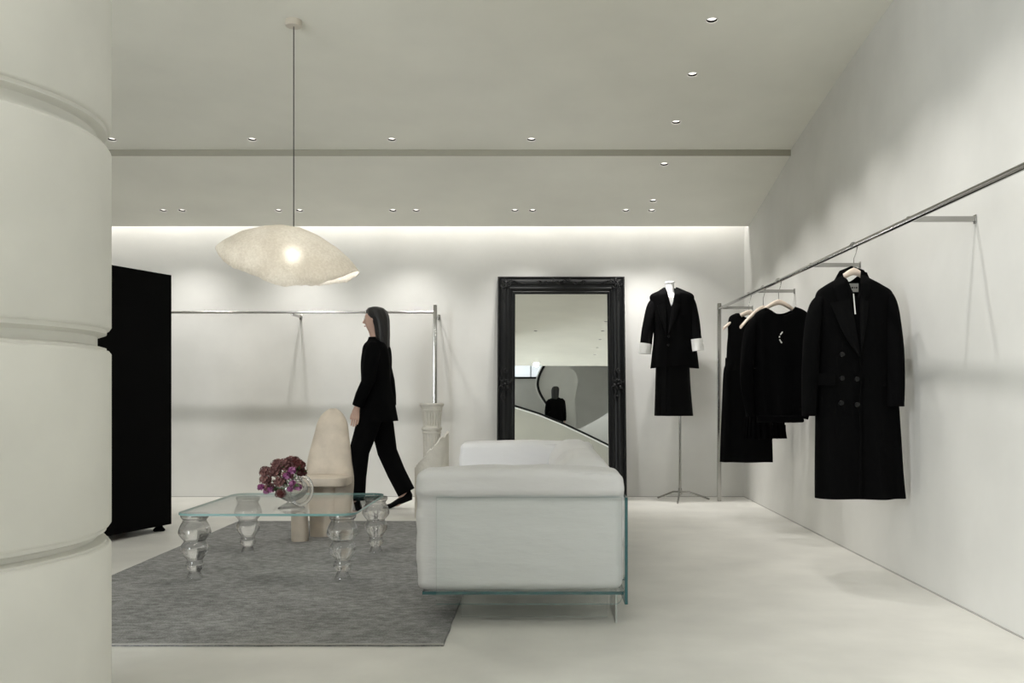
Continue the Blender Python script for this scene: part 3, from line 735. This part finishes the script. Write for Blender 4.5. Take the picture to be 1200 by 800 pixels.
def surf_of(rows, y, b, p=2.3, L=44, ymul=None):
    R = samp(rows, L)
    def f(px, py):
        for i in range(L-1):
            if R[i+1][0] >= py or i == L-2:
                t = min(1, max(0, (py-R[i][0])/max(1e-6, R[i+1][0]-R[i][0]))); xl = lerp(R[i][1], R[i+1][1], t); xr = lerp(R[i][2], R[i+1][2], t); u = (i+t)/(L-1); break
        a = (xr-xl)/2*y/F; bb = min(b*(ymul(u) if ymul else 1), max(a*.9, .02))
        q = min(1, abs(px-(xl+xr)/2)*y/F/a); c = q**(p/2); return -bb*max(0, 1-c*c)**(1/p)
    return f
def strip(inner, outer, y, sf, off=.010, n=24, m=5, th=.004):
    A = samp(inner, n); B = samp(outer, n); rings = []
    for (ax, ay), (bx_, by) in zip(A, B):
        top = []
        for j in range(m+1):
            t = j/m; px, py = lerp(ax, bx_, t), lerp(ay, by, t); d = sf(px, py)-off-.004*math.sin(PI*t)
            x, z = pp(px, py, y+d); top.append((x, y+d, z))
        rings.append(top+[(x, yy+th, z) for x, yy, z in reversed(top)])
    return MB().loft(rings)
def sleeve(mb, pts, y, n=28, L=18, cap0=True):
    """pts: (px, py, dy, half-width px, half-depth m)"""
    R = samp(pts, L); rings = []
    for i, (px, py, dy, hw, hd) in enumerate(R):
        x, z = pp(px, py, y+dy); h = hw*y/F; ring = []
        j0, j1 = R[max(i-1, 0)], R[min(i+1, L-1)]
        tx, tz = (j1[0]-j0[0]), -(j1[1]-j0[1]); m = math.hypot(tx, tz) or 1; nx, nz = -tz/m, tx/m
        for k in range(n):
            q = 2*PI*k/n; c, s = math.cos(q), math.sin(q)
            w = 1+.05*math.sin(5*q+i*.8)*(i/L)
            ring.append((x+nx*h*c*w, y+dy+hd*s*w, z+nz*h*c*w))
        rings.append(ring)
    mb.loft(rings, cap0, False)
    last = rings[-1]; cx = sum(v[0] for v in last)/n; cy = sum(v[1] for v in last)/n
    mb.loft([last, [(cx+(a-cx)*.85, cy+(b-cy)*.85, c+.002) for a, b, c in last], [(cx+(a-cx)*.8, cy+(b-cy)*.8, c+.05) for a, b, c in last]], False, True)
    return mb
def flat(pts, y, dys, th=.006, mid=None):
    """a cloth piece from photo-measured outline; dys = y offset (scalar or per-point)"""
    if not isinstance(dys, (list, tuple)): dys = [dys]*len(pts)
    a = [(*pp(px, py, y+d), y+d) for (px, py), d in zip(pts, dys)]
    f = [(x, yy-th/2, z) for x, z, yy in a]; g = [(x, yy+th/2, z) for x, z, yy in a]
    return MB().loft([f, g])
def hanger(y, hw, zt, label, drop=.12, rotz=0, xc=1.66, group='hangers on the right rail'):
    """zt: height of the wooden apex"""
    t = thing('clothes_hanger', label, 'hanger', (xc, y, zt), (0, 0, rotz), group)
    N = 30; rings = []
    for i in range(N+1):
        u = -1+2*i/N; x = u*hw; z = -drop*(abs(u)**1.45) - .012*(1-abs(u))*0; yy = .02*u*u-.0
        w = .020*(1-.35*abs(u)); th = .010+.010*abs(u)
        z -= w
        rings.append([(x, yy+th*math.cos(a), z+w*math.sin(a)) for a in [2*PI*k/14 for k in range(14)]])
    MB().loft(rings).build('shoulder_bar', M['hanger'], t, local=True)
    top = ZR-zt+.0135+.0045
    pts = [(0, 0, -.01), (0, 0, top*.35)]
    r = .020
    pts += [(.012, 0, top-2*r-.015), (r, 0, top-r)]+[(r*math.cos(a), 0, top-r+r*math.sin(a)) for a in [PI*k/12 for k in range(1, 15)]]
    MB().tube(pts, .0026, n=8).build('hook', M['steel'], t, local=True)
    return t
wool = M['wool']

# --- long double-breasted coat
YC = 4.955
t = thing('long_coat', 'long black double-breasted coat hanging nearest on the wall rail', 'coat', (1.66, YC, .44))
hanger(YC, .135, 1.660, 'pale wooden hanger inside the long double-breasted coat')
mb = MB()
gbody(mb, [(322, 989, 1011), (328, 978, 1021), (335, 966, 1034), (343, 957, 1045), (360, 955, 1046), (400, 957, 1048), (440, 956, 1050), (500, 955.5, 1054), (550, 955, 1057), (583, 955, 1060)], YC, .085, folds=.012, nf=5, foldtop=.4, seed=2, ymul=lambda u: .5+.5*min(1, u*6)+.15*u, neck=(998, 13, 352, 329, 318, 1.6))
bd = mb.build('body', wool, t, angle=60)
sl = MB(); sleeve(sl, [(966, 349, 0, 4, .04), (960, 352, 0, 6, .055), (956, 362, 0, 8, .07), (952, 390, -.01, 9, .075), (949, 440, -.02, 9, .07), (948.5, 487, -.03, 7.5, .06)], YC); sl.build('sleeve', wool, t)
sl = MB(); sleeve(sl, [(1033, 344, 0, 5, .04), (1038, 346, 0, 7, .055), (1041.5, 360, -.01, 9.5, .07), (1045.5, 390, -.03, 10.5, .075), (1048, 430, -.05, 10.5, .07), (1048.5, 476, -.07, 10.5, .06)], YC); sl.build('sleeve', wool, t)
yf = -.085
CRW = [(322, 989, 1011), (328, 978, 1021), (335, 966, 1034), (343, 957, 1045), (360, 955, 1046), (400, 957, 1048), (440, 956, 1050), (500, 955.5, 1054), (550, 955, 1057), (583, 955, 1060)]
sf = surf_of(CRW, YC, .085, ymul=lambda u: .5+.5*min(1, u*6)+.15*u)
strip([(987, 318), (991, 334), (996, 352)], [(981, 322), (977.5, 336), (981.5, 353)], YC, sf, .014).build('collar', wool, t)
strip([(996, 350), (1001, 372), (1005, 394), (1008.5, 416)], [(973, 355), (980, 372), (991, 395), (1007, 418)], YC, sf, .016).build('lapel', M['satin'], t)
strip([(1009, 317), (1008, 334), (1008, 350)], [(1016, 319), (1021, 334), (1017, 349)], YC, sf, .014).build('collar', wool, t)
strip([(1008, 349), (1008, 372), (1008.5, 394), (1009, 416)], [(1018.5, 353), (1016.5, 372), (1013.5, 394), (1009.6, 416)], YC, sf, .016).build('lapel', M['satin'], t)
flat([(990, 330), (1007, 330), (1007, 380), (1006, 405), (997, 372)], YC, .03, .002).build('lining', M['satin'], t)
MB().tube([(*pp(px, py, YC+.02)[:1], YC+.02, pp(px, py, YC+.02)[1]) for px, py in ((978, 330), (985, 319), (998, 314), (1011, 318), (1019, 330))], [.006, .010, .012, .010, .006], n=10).build('collar', wool, t)
flat([(1007.5, 408), (1009, 408), (1010, 583.5), (1007, 583.5)], YC, [yf-.012, yf-.012, yf-.030, yf-.030], .008).build('front_edge', wool, t)
flat([(955, 437), (979, 438), (979, 452), (954.5, 451)], YC, [-.06, yf-.006, yf-.010, -.065], .006).build('pocket_flap', wool, t)
flat([(1013, 441), (1038, 438), (1038, 453), (1013, 455)], YC, [yf-.008, -.078, -.085, yf-.012], .006).build('pocket_flap', wool, t)
flat([(1011, 373), (1028, 369), (1029, 374), (1012, 378)], YC, [yf-.004, yf+.01, yf+.01, yf-.004], .005).build('breast_pocket', wool, t)
for px, py in ((987, 415), (987, 443), (986, 472), (1004.5, 444), (1004.5, 474)):
    x, z = pp(px, py, YC-.11)
    MB().tube([(x, YC-.113, z), (x, YC-.104, z)], .0125, n=18, up=(0, 0, 1)).build('button', M['button'], t)
lb = flat([(993.5, 332), (1006, 332), (1006, 342), (993, 342)], YC, .022, .002).build('neck_label', M['label'], t); lb['label'] = 'white woven neck label'
lt = MB()
for k, w in enumerate((.008, .012, .006, .010)):
    x0 = pp(995.5, 0, YC+.021)[0]+[0, .010, .024, .033][k]; z0 = pp(0, 337, YC+.021)[1]
    lt.box(x0, x0+w*.8, YC+.0195, YC+.0205, z0-.004, z0+.004)
lt.build('lettering', M['ink'], lb, smooth=False)
flat([(999.6, 344), (1000.8, 344), (1003, 368), (1001.6, 368)], YC, -.108, .002).build('swing_tag', M['label'], t)['label'] = 'narrow white swing tag'

# --- sweatshirt
YS = 6.51
t = thing('sweatshirt', 'black oversized sweatshirt with small white curved print hanging beside the coat', 'sweatshirt', (1.69, YS, .82))
hanger(YS, .165, 1.648, 'pale wooden hanger carrying the black sweatshirt', drop=.115)
mb = MB()
R_ = [(359, 900, 931), (363, 891, 941), (369, 884, 947), (380, 881, 948), (410, 881, 946), (450, 883, 944), (478, 885, 943), (490, 887, 941)]
gbody(mb, R_, YS, .075, folds=.014, nf=6, foldtop=.2, seed=4, ymul=lambda u: .45+.7*min(1, u*5), hemz=lambda c, s: .02*(abs(c)-.5), neck=(915, 19, 371, 367, 359, 2))
mb.build('body', M['knit'], t, angle=60)
sl = MB(); sleeve(sl, [(893, 374, 0, 5, .035), (887, 376, 0, 7, .045), (880, 390, 0, 8, .06), (876, 420, -.01, 8, .06), (875, 450, 0, 7.5, .055), (879, 478, .01, 6, .045), (880, 488, .01, 5, .04)], YS); sl.build('sleeve', M['knit'], t)
sl = MB(); sleeve(sl, [(938, 374, 0, 5, .035), (943, 376, 0, 7, .045), (948, 390, 0, 8, .06), (951, 420, -.01, 8, .06), (950, 450, -.03, 8, .055), (944, 478, -.04, 7, .045), (941, 490, -.04, 6, .04)], YS); sl.build('sleeve', M['knit'], t)
def curve(pts, y, dy, r, name, m, par, flatv=1, n=8):
    return MB().tube([(pp(px, py, y+dy)[0], y+dy, pp(px, py, y+dy)[1]) for px, py in samp(pts, 20)], r, n=n).build(name, m, par)
curve([(897, 362), (902, 367), (910, 370.5), (917, 371), (926, 368), (933, 360)], YS, -.055, .009, 'neck_rib', M['knit'], t)
MB().loft([[(x, yy, z) for x, yy, z in r] for r in [[(1.668+a*math.cos(2*PI*k/60), YS-.012+b*math.sin(2*PI*k/60)+.003*math.sin(30*2*PI*k/60), z) for k in range(60)] for a, b, z in ((.155, .098, .845), (.162, .104, .84), (.162, .104, .80), (.155, .098, .795))]], False, False).build('hem_rib', M['knit'], t)
pr = MB()
for (ax, ay), (bx, by) in (((917.2, 388.6), (914.6, 392)), ((913.8, 393.6), (913.4, 395.4)), ((913.6, 397.4), (915.2, 400.4)), ((915.3, 400.5), (916.4, 401.6))):
    a = pp(ax, ay, YS-.1); b = pp(bx, by, YS-.1); pr.tube([(a[0], YS-.098, a[1]), (b[0], YS-.098, b[1])], .0042, n=6)
pr.build('curved_print', M['label'], t)['label'] = 'small white curved lettering print'

# --- pleated dress behind the sweatshirt
YP = 6.96
t = thing('pleated_dress', 'black pleated dress between the sleeveless dress and the sweatshirt', 'dress', (1.68, YP, .66))
hanger(YP, .175, 1.648, 'pale wooden hanger between the other two small hangers', drop=.15, rotz=.3)
mb = MB(); gbody(mb, [(384, 884, 904), (390, 878, 912), (400, 876, 916), (430, 877, 914), (455, 876, 914), (480, 874, 917), (513.5, 871, 922)], YP, .06, folds=.009, nf=26, n=208, foldtop=.45, seed=1, ymul=lambda u: .6+.4*u)
mb.build('body', M['knit'], t, angle=60)
flat([(876, 383), (880, 382), (881, 389), (877, 390)], YP, -.07, .002).build('swing_tag', M['label'], t)['label'] = 'small white swing tag'
# --- sleeveless dress
YD = 7.43
t = thing('sleeveless_dress', 'black sleeveless V-neck dress hanging farthest along the wall rail', 'dress', (1.64, YD, .46))
hanger(YD, .205, 1.655, 'pale wooden hanger of the sleeveless dress, nearest the steel post', drop=.135, rotz=.15)
mb = MB(); gbody(mb, [(367, 862, 891), (371, 855, 896), (380, 853, 899), (392, 853, 900), (405, 852, 899), (424, 851, 896), (436, 848, 899), (470, 846.5, 903), (510, 845, 905), (541, 844, 906)], YD, .075, folds=.013, nf=7, foldtop=.45, seed=6, ymul=lambda u: .55+.45*min(1, u*2), neck=(877, 12, 396, 372, 366, 1))
mb.build('body', M['wool'], t, angle=60)
mb = MB(); gbody(mb, [(424, 850.2, 897), (427, 850, 897), (434, 848.5, 899)], YD, .07, L=8); mb.build('waistband', M['satin'], t)

# ------------------------------------------------------------ mannequin
YM = 8.62; mx = pp(797, 0, YM)[0]
t = thing('mannequin', 'white headless display mannequin on a slim steel tripod by the back wall', 'mannequin', (mx, YM, 0))
bx = lambda px: pp(px, 0, YM)[0]
rows = [(331, 780, 790), (338, 780, 790), (345, 779, 791), (350, 772, 798), (356, 765, 806), (370, 768, 806), (385, 771, 803), (400, 774, 801), (425, 773, 803), (440, 774, 802), (452, 778, 798)]
R = samp(rows, 44); rings = []
for i, (py, xl, xr) in enumerate(R):
    x0, z = pp(xl, py, YM); x1, _ = pp(xr, py, YM); a = (x1-x0)/2; rings.append(sq((x0+x1)/2, YM+(0 if i > 9 else .0), a, min(a, .085), z, 2.1, 36))
MB().loft(rings[::-1]).build('torso', M['white_cloth'], t)
xk, zk = pp(785, 331, YM)
MB().lathe([(.040, zk-.012), (.044, zk-.008), (.044, zk+.004), (.036, zk+.010)], (xk, YM), n=28).build('neck_cap', M['white_cloth'], t)
MB().tube([(mx, YM, 1.05), (mx, YM, .075)], .011, n=14).build('pole', M['steel'], t)
MB().lathe([(.017, .125), (.019, .09), (.019, .07), (.012, .062)], (mx, YM), n=18).build('hub', M['steel'], t)
for px, yy in ((771, 8.86), (831, 8.74), (794, 8.42)):
    ex = (px-632)*yy/F
    MB().tube([(mx, YM, .09), (lerp(mx, ex, .3), lerp(YM, yy, .3), .085), (ex, yy, .010)], .0085, n=10).build('leg', M['steel'], t)
# blazer
t = thing('blazer', 'black oversized blazer with turned-up white cuffs on the display mannequin', 'blazer', (bx(790), YM, .95))
mb = MB()
gbody(mb, [(337, 777, 794), (341, 771, 803), (346, 762, 812.5), (356, 762.5, 813), (375, 765, 813), (395, 766, 814), (415, 764, 817), (431, 762, 819)], YM, .13, folds=.008, nf=5, foldtop=.4, seed=3, ymul=lambda u: .55+.45*min(1, u*4), hemz=lambda c, s: .012*math.cos(2*c), neck=(785, 6.5, 362, 339, 336, 1.3))
mb.build('body', wool, t, angle=60)
sl = MB(); sleeve(sl, [(775, 350, 0, 4, .05), (769, 352, 0, 5, .06), (765, 358, 0, 6.3, .07), (762, 370, -.01, 7, .075), (759, 388, -.03, 7, .07), (757, 403.5, -.06, 6.8, .058)], YM); sl.build('sleeve', wool, t)
sl = MB(); sleeve(sl, [(802, 348, 0, 4, .05), (807, 350, 0, 5, .06), (810, 358, 0, 6.3, .07), (812, 372, -.01, 7, .075), (814, 388, -.03, 7.2, .07), (815.5, 398.5, -.06, 7.0, .058)], YM); sl.build('sleeve', wool, t)
for pts in ([(756.8, 402.5, -.06, 7.6, .066), (756, 408, -.06, 7.4, .066), (755.5, 414.5, -.065, 6.8, .06)], [(815.5, 397, -.06, 8, .066), (816.3, 404, -.06, 8, .066), (817, 411, -.065, 8, .062)]):
    sl = MB(); sleeve(sl, pts, YM, cap0=True, L=6); sl.build('cuff', M['white_cloth'], t)['label'] = 'white turned-up cuff'
yb = -.13
BR = [(337, 777, 794), (341, 771, 803), (346, 762, 812.5), (356, 762.5, 813), (375, 765, 813), (395, 766, 814), (415, 764, 817), (431, 762, 819)]
sf = surf_of(BR, YM, .13, ymul=lambda u: .55+.45*min(1, u*4))
strip([(778.8, 338), (779.5, 346), (780, 356)], [(774.5, 339.5), (772.5, 347), (773.5, 354.5)], YM, sf, .012).build('collar', M['wool'], t)
strip([(780, 354.5), (780.5, 366), (781, 380), (781.5, 394)], [(770.2, 357.5), (772.5, 367), (777, 381), (781, 395)], YM, sf, .012).build('lapel', M['satin'], t)
strip([(791.2, 338), (790, 346), (788.5, 355)], [(795.5, 339), (797.5, 346), (796.5, 353)], YM, sf, .012).build('collar', M['wool'], t)
strip([(788.5, 354), (786.5, 366), (784.5, 380), (782.2, 394)], [(797.6, 356), (794, 368), (789, 381), (782.8, 395)], YM, sf, .014).build('lapel', M['satin'], t)
flat([(780.2, 431), (782, 394), (783.2, 394), (782.2, 431)], YM, [yb-.016]*4, .006).build('front_edge', wool, t)
flat([(796, 368), (802, 366.5), (802.5, 368), (796.5, 370)], YM, yb-.003, .005).build('breast_pocket', wool, t)
flat([(800, 401), (808, 400), (808, 404), (800, 405)], YM, yb+.02, .01).build('pocket_flap', wool, t)
for px, py in ((783.5, 394), (783, 404)):
    x, z = pp(px, py, YM-.14); MB().tube([(x, YM-.155, z), (x, YM-.14, z)], .011, n=16, up=(0, 0, 1)).build('button', M['button'], t)
t = thing('satin_skirt', 'black satin midi skirt on the display mannequin below the blazer', 'skirt', (bx(790), YM, .78))
mb = MB(); gbody(mb, [(398, 773, 803), (415, 769, 807), (430, 768.5, 808), (450, 768, 809), (470, 767.5, 810.5), (487, 767, 812)], YM, .10, folds=.012, nf=6, foldtop=.3, seed=5)
mb.build('body', M['satin'], t, angle=60)
curve([(780.5, 430), (780.5, 455), (780, 486)], YM, -.117, .004, 'front_seam', M['satin'], t)

# ------------------------------------------------------------ people
def skin_mesh(name, nodes, edges, m, parent, sub=2):
    me = bpy.data.meshes.new(name); me.from_pydata([n[0] for n in nodes], edges, [])
    o = bpy.data.objects.new(name, me); COL.objects.link(o)
    o.modifiers.new('skin', 'SKIN'); sk = me.skin_vertices[0].data
    for i, nd in enumerate(nodes):
        r = nd[1]; sk[i].radius = r if isinstance(r, tuple) else (r, r)
    sk[0].use_root = True
    sb = o.modifiers.new('s', 'SUBSURF'); sb.levels = sub; sb.render_levels = sub
    dg = bpy.context.evaluated_depsgraph_get()
    m2 = bpy.data.meshes.new_from_object(o.evaluated_get(dg)); o.modifiers.clear(); o.data = m2
    m2.materials.clear(); m2.materials.append(m)
    m2.polygons.foreach_set('use_smooth', [True]*len(m2.polygons))
    o.parent = parent
    return o
def person(label, loc, rotz, sc=1.0):
    """walking woman facing -x in her own frame"""
    t = thing('person', label, 'person', loc, (0, 0, rotz)); t.scale = (sc, sc, sc)
    N = []; E = []
    def nd(p, r): N.append((p, r)); return len(N)-1
    def chain(a, lst):
        for p, r in lst:
            b = nd(p, r); E.append((a, b)); a = b
        return a
    pel = nd((0, 0, .93), (.12, .09))
    ch = chain(pel, [((0, 0, 1.08), (.10, .085)), ((.0, 0, 1.24), (.12, .095)), ((0, 0, 1.36), (.12, .085))])
    nk = chain(ch, [((-.005, 0, 1.43), .052), ((-.012, 0, 1.50), .045)])
    hd = chain(nk, [((-.022, 0, 1.55), (.055, .06)), ((-.030, 0, 1.60), (.074, .082)), ((-.022, 0, 1.655), (.076, .086)), ((-.015, 0, 1.70), (.045, .05))])
    h = {}
    for s, elx, hdx in ((-1, -.03, -.13), (1, .07, .10)):
        sh = chain(ch, [((0, s*.15, 1.375), .052)])
        hnd = chain(sh, [((elx*.5, s*.185, 1.24), .043), ((elx, s*.20, 1.10), .037), ((hdx*.6+elx*.4, s*.20, .98), .032), ((hdx, s*.19, .875), .024), ((hdx-.008, s*.19, .835), (.017, .034)), ((hdx-.012, s*.19, .80), (.015, .036))])
        for k, (dx, ln) in enumerate(((-.026, .062), (-.009, .070), (.009, .066), (.025, .052))):
            chain(hnd, [((hdx-.012+dx, s*.19, .785-.002*k), .0085), ((hdx-.016+dx, s*.187, .785-ln*.55), .008), ((hdx-.024+dx, s*.180, .785-ln), .0065)])
        chain(hnd-1, [((hdx-.042, s*.182, .822), .010), ((hdx-.052, s*.176, .795), .0085), ((hdx-.056, s*.172, .775), .007)])
    for s, kn, an, toe, hz in ((-1, (-.13, .50), (-.17, .085), -.14, 0), (1, (.08, .49), (.235, .13), -.10, 1)):
        hp = chain(pel, [((.0, s*.085, .87), .085)])
        a = chain(hp, [((kn[0]*.5, s*.085, .70), .075), ((kn[0], s*.085, kn[1]), .055), ((lerp(kn[0], an[0], .45), s*.085, lerp(kn[1], an[1], .45)), .048), ((an[0], s*.085, an[1]), .034)])
        chain(a, [((an[0]+toe*.6, s*.085, .045), .03), ((an[0]+toe*1.05, s*.085, .028), .02)])
    b = skin_mesh('body', N, E, M['skin'], t)
    # face: nose, eyes, mouth, ears sit on the head
    MB().tube([(-.094, 0, 1.632), (-.104, 0, 1.612), (-.111, 0, 1.600), (-.098, 0, 1.592)], [.005, .008, .010, .007], n=10).build('nose', M['skin'], b, local=True)
    for s in (-1, 1):
        MB().ball((-.092, s*.030, 1.632), .011, n=10).build('eye', M['label'], b, local=True)
        MB().ball((-.025, s*.080, 1.615), .018, n=10, sc=(.6, .35, 1)).build('ear', M['skin'], b, local=True)
    MB().ball((-.098, 0, 1.568), .012, n=10, sc=(.6, 1.6, .4)).build('mouth', mat('lips', (.4, .12, .1), .4), b, local=True)
    # hair: cap and long fall
    rings = []
    for z, cx, a, bb in ((1.735, -.01, .02, .02), (1.725, -.005, .06, .06), (1.70, .0, .085, .085), (1.66, .012, .092, .098), (1.62, .035, .075, .100), (1.56, .045, .066, .098), (1.50, .05, .062, .095), (1.44, .055, .055, .09), (1.38, .065, .045, .085), (1.33, .07, .03, .07)):
        rings.append([(cx+a*math.cos(q)+.004*math.sin(9*q), bb*math.sin(q), z) for q in [2*PI*k/40 for k in range(40)]])
    MB().loft(rings).build('hair', M['hair'], t, local=True)
    # coat
    def tor(L_, name, m):
        rr = []
        for z, cx, a, bb in samp(L_, 40):
            rr.append([(cx+(a+.006*math.sin(7*q+z*9))*math.cos(q), bb*math.sin(q), z) for q in [2*PI*k/48 for k in range(48)]])
        MB().loft(rr, True, True).build(name, m, t, local=True)
    tor([(1.475, -.005, .058, .06), (1.44, -.0, .075, .10), (1.41, .0, .10, .165), (1.36, .0, .118, .190), (1.25, .0, .128, .18), (1.12, .0, .122, .16), (1.0, .005, .135, .17), (.88, .01, .150, .18), (.76, .015, .165, .19)], 'coat', M['wool'])
    for s, elx, hdx in ((-1, -.03, -.13), (1, .07, .10)):
        MB().tube([(0, s*.14, 1.40), (0, s*.175, 1.34), (elx*.5, s*.19, 1.24), (elx, s*.203, 1.10), (hdx*.6+elx*.4, s*.20, .98), (hdx*.95, s*.19, .89)], [.045, .066, .062, .056, .050, .046], n=20).build('sleeve', M['wool'], t, local=True)
    for s, kn, an in ((-1, (-.13, .50), (-.17, .085)), (1, (.08, .49), (.235, .13))):
        MB().tube([(0, s*.08, .92), (kn[0]*.5, s*.085, .70), (kn[0], s*.085, kn[1]), (lerp(kn[0], an[0], .5), s*.085, lerp(kn[1], an[1], .5)), (an[0]+.01, s*.085, an[1]+.01)], [.105, .098, .085, .080, .078], n=28).build('trouser_leg', M['wool'], t, local=True)
    for s, ax, up in ((-1, -.17, 0), (1, .235, 1)):
        rings = []
        for u, w, hgt in ((0, .02, .05), (.06, .032, .085), (.25, .034, .09), (.5, .036, .062), (.75, .043, .045), (.93, .034, .032), (1, .012, .018)):
            x = ax+.06-.25*u; base = (.075*(1-min(1, u/.75)) if up else .0)
            rings.append([(x, s*.085+w*math.cos(q), base+.001+max(0, hgt*(.5+.5*math.sin(q)))) for q in [2*PI*k/20 for k in range(20)]])
        MB().loft(rings).build('shoe', M['satin'], t, local=True)
    return t
person('person in long black coat and wide black trousers walking left before the back wall', (pp(441, 0, 8.02)[0], 8.02, 0), 0, 1.0)
person('person in black seen small in the mirror, standing behind the sloping parapet', (.40, -5.0, 2.88), PI/2+.25, 1.0)
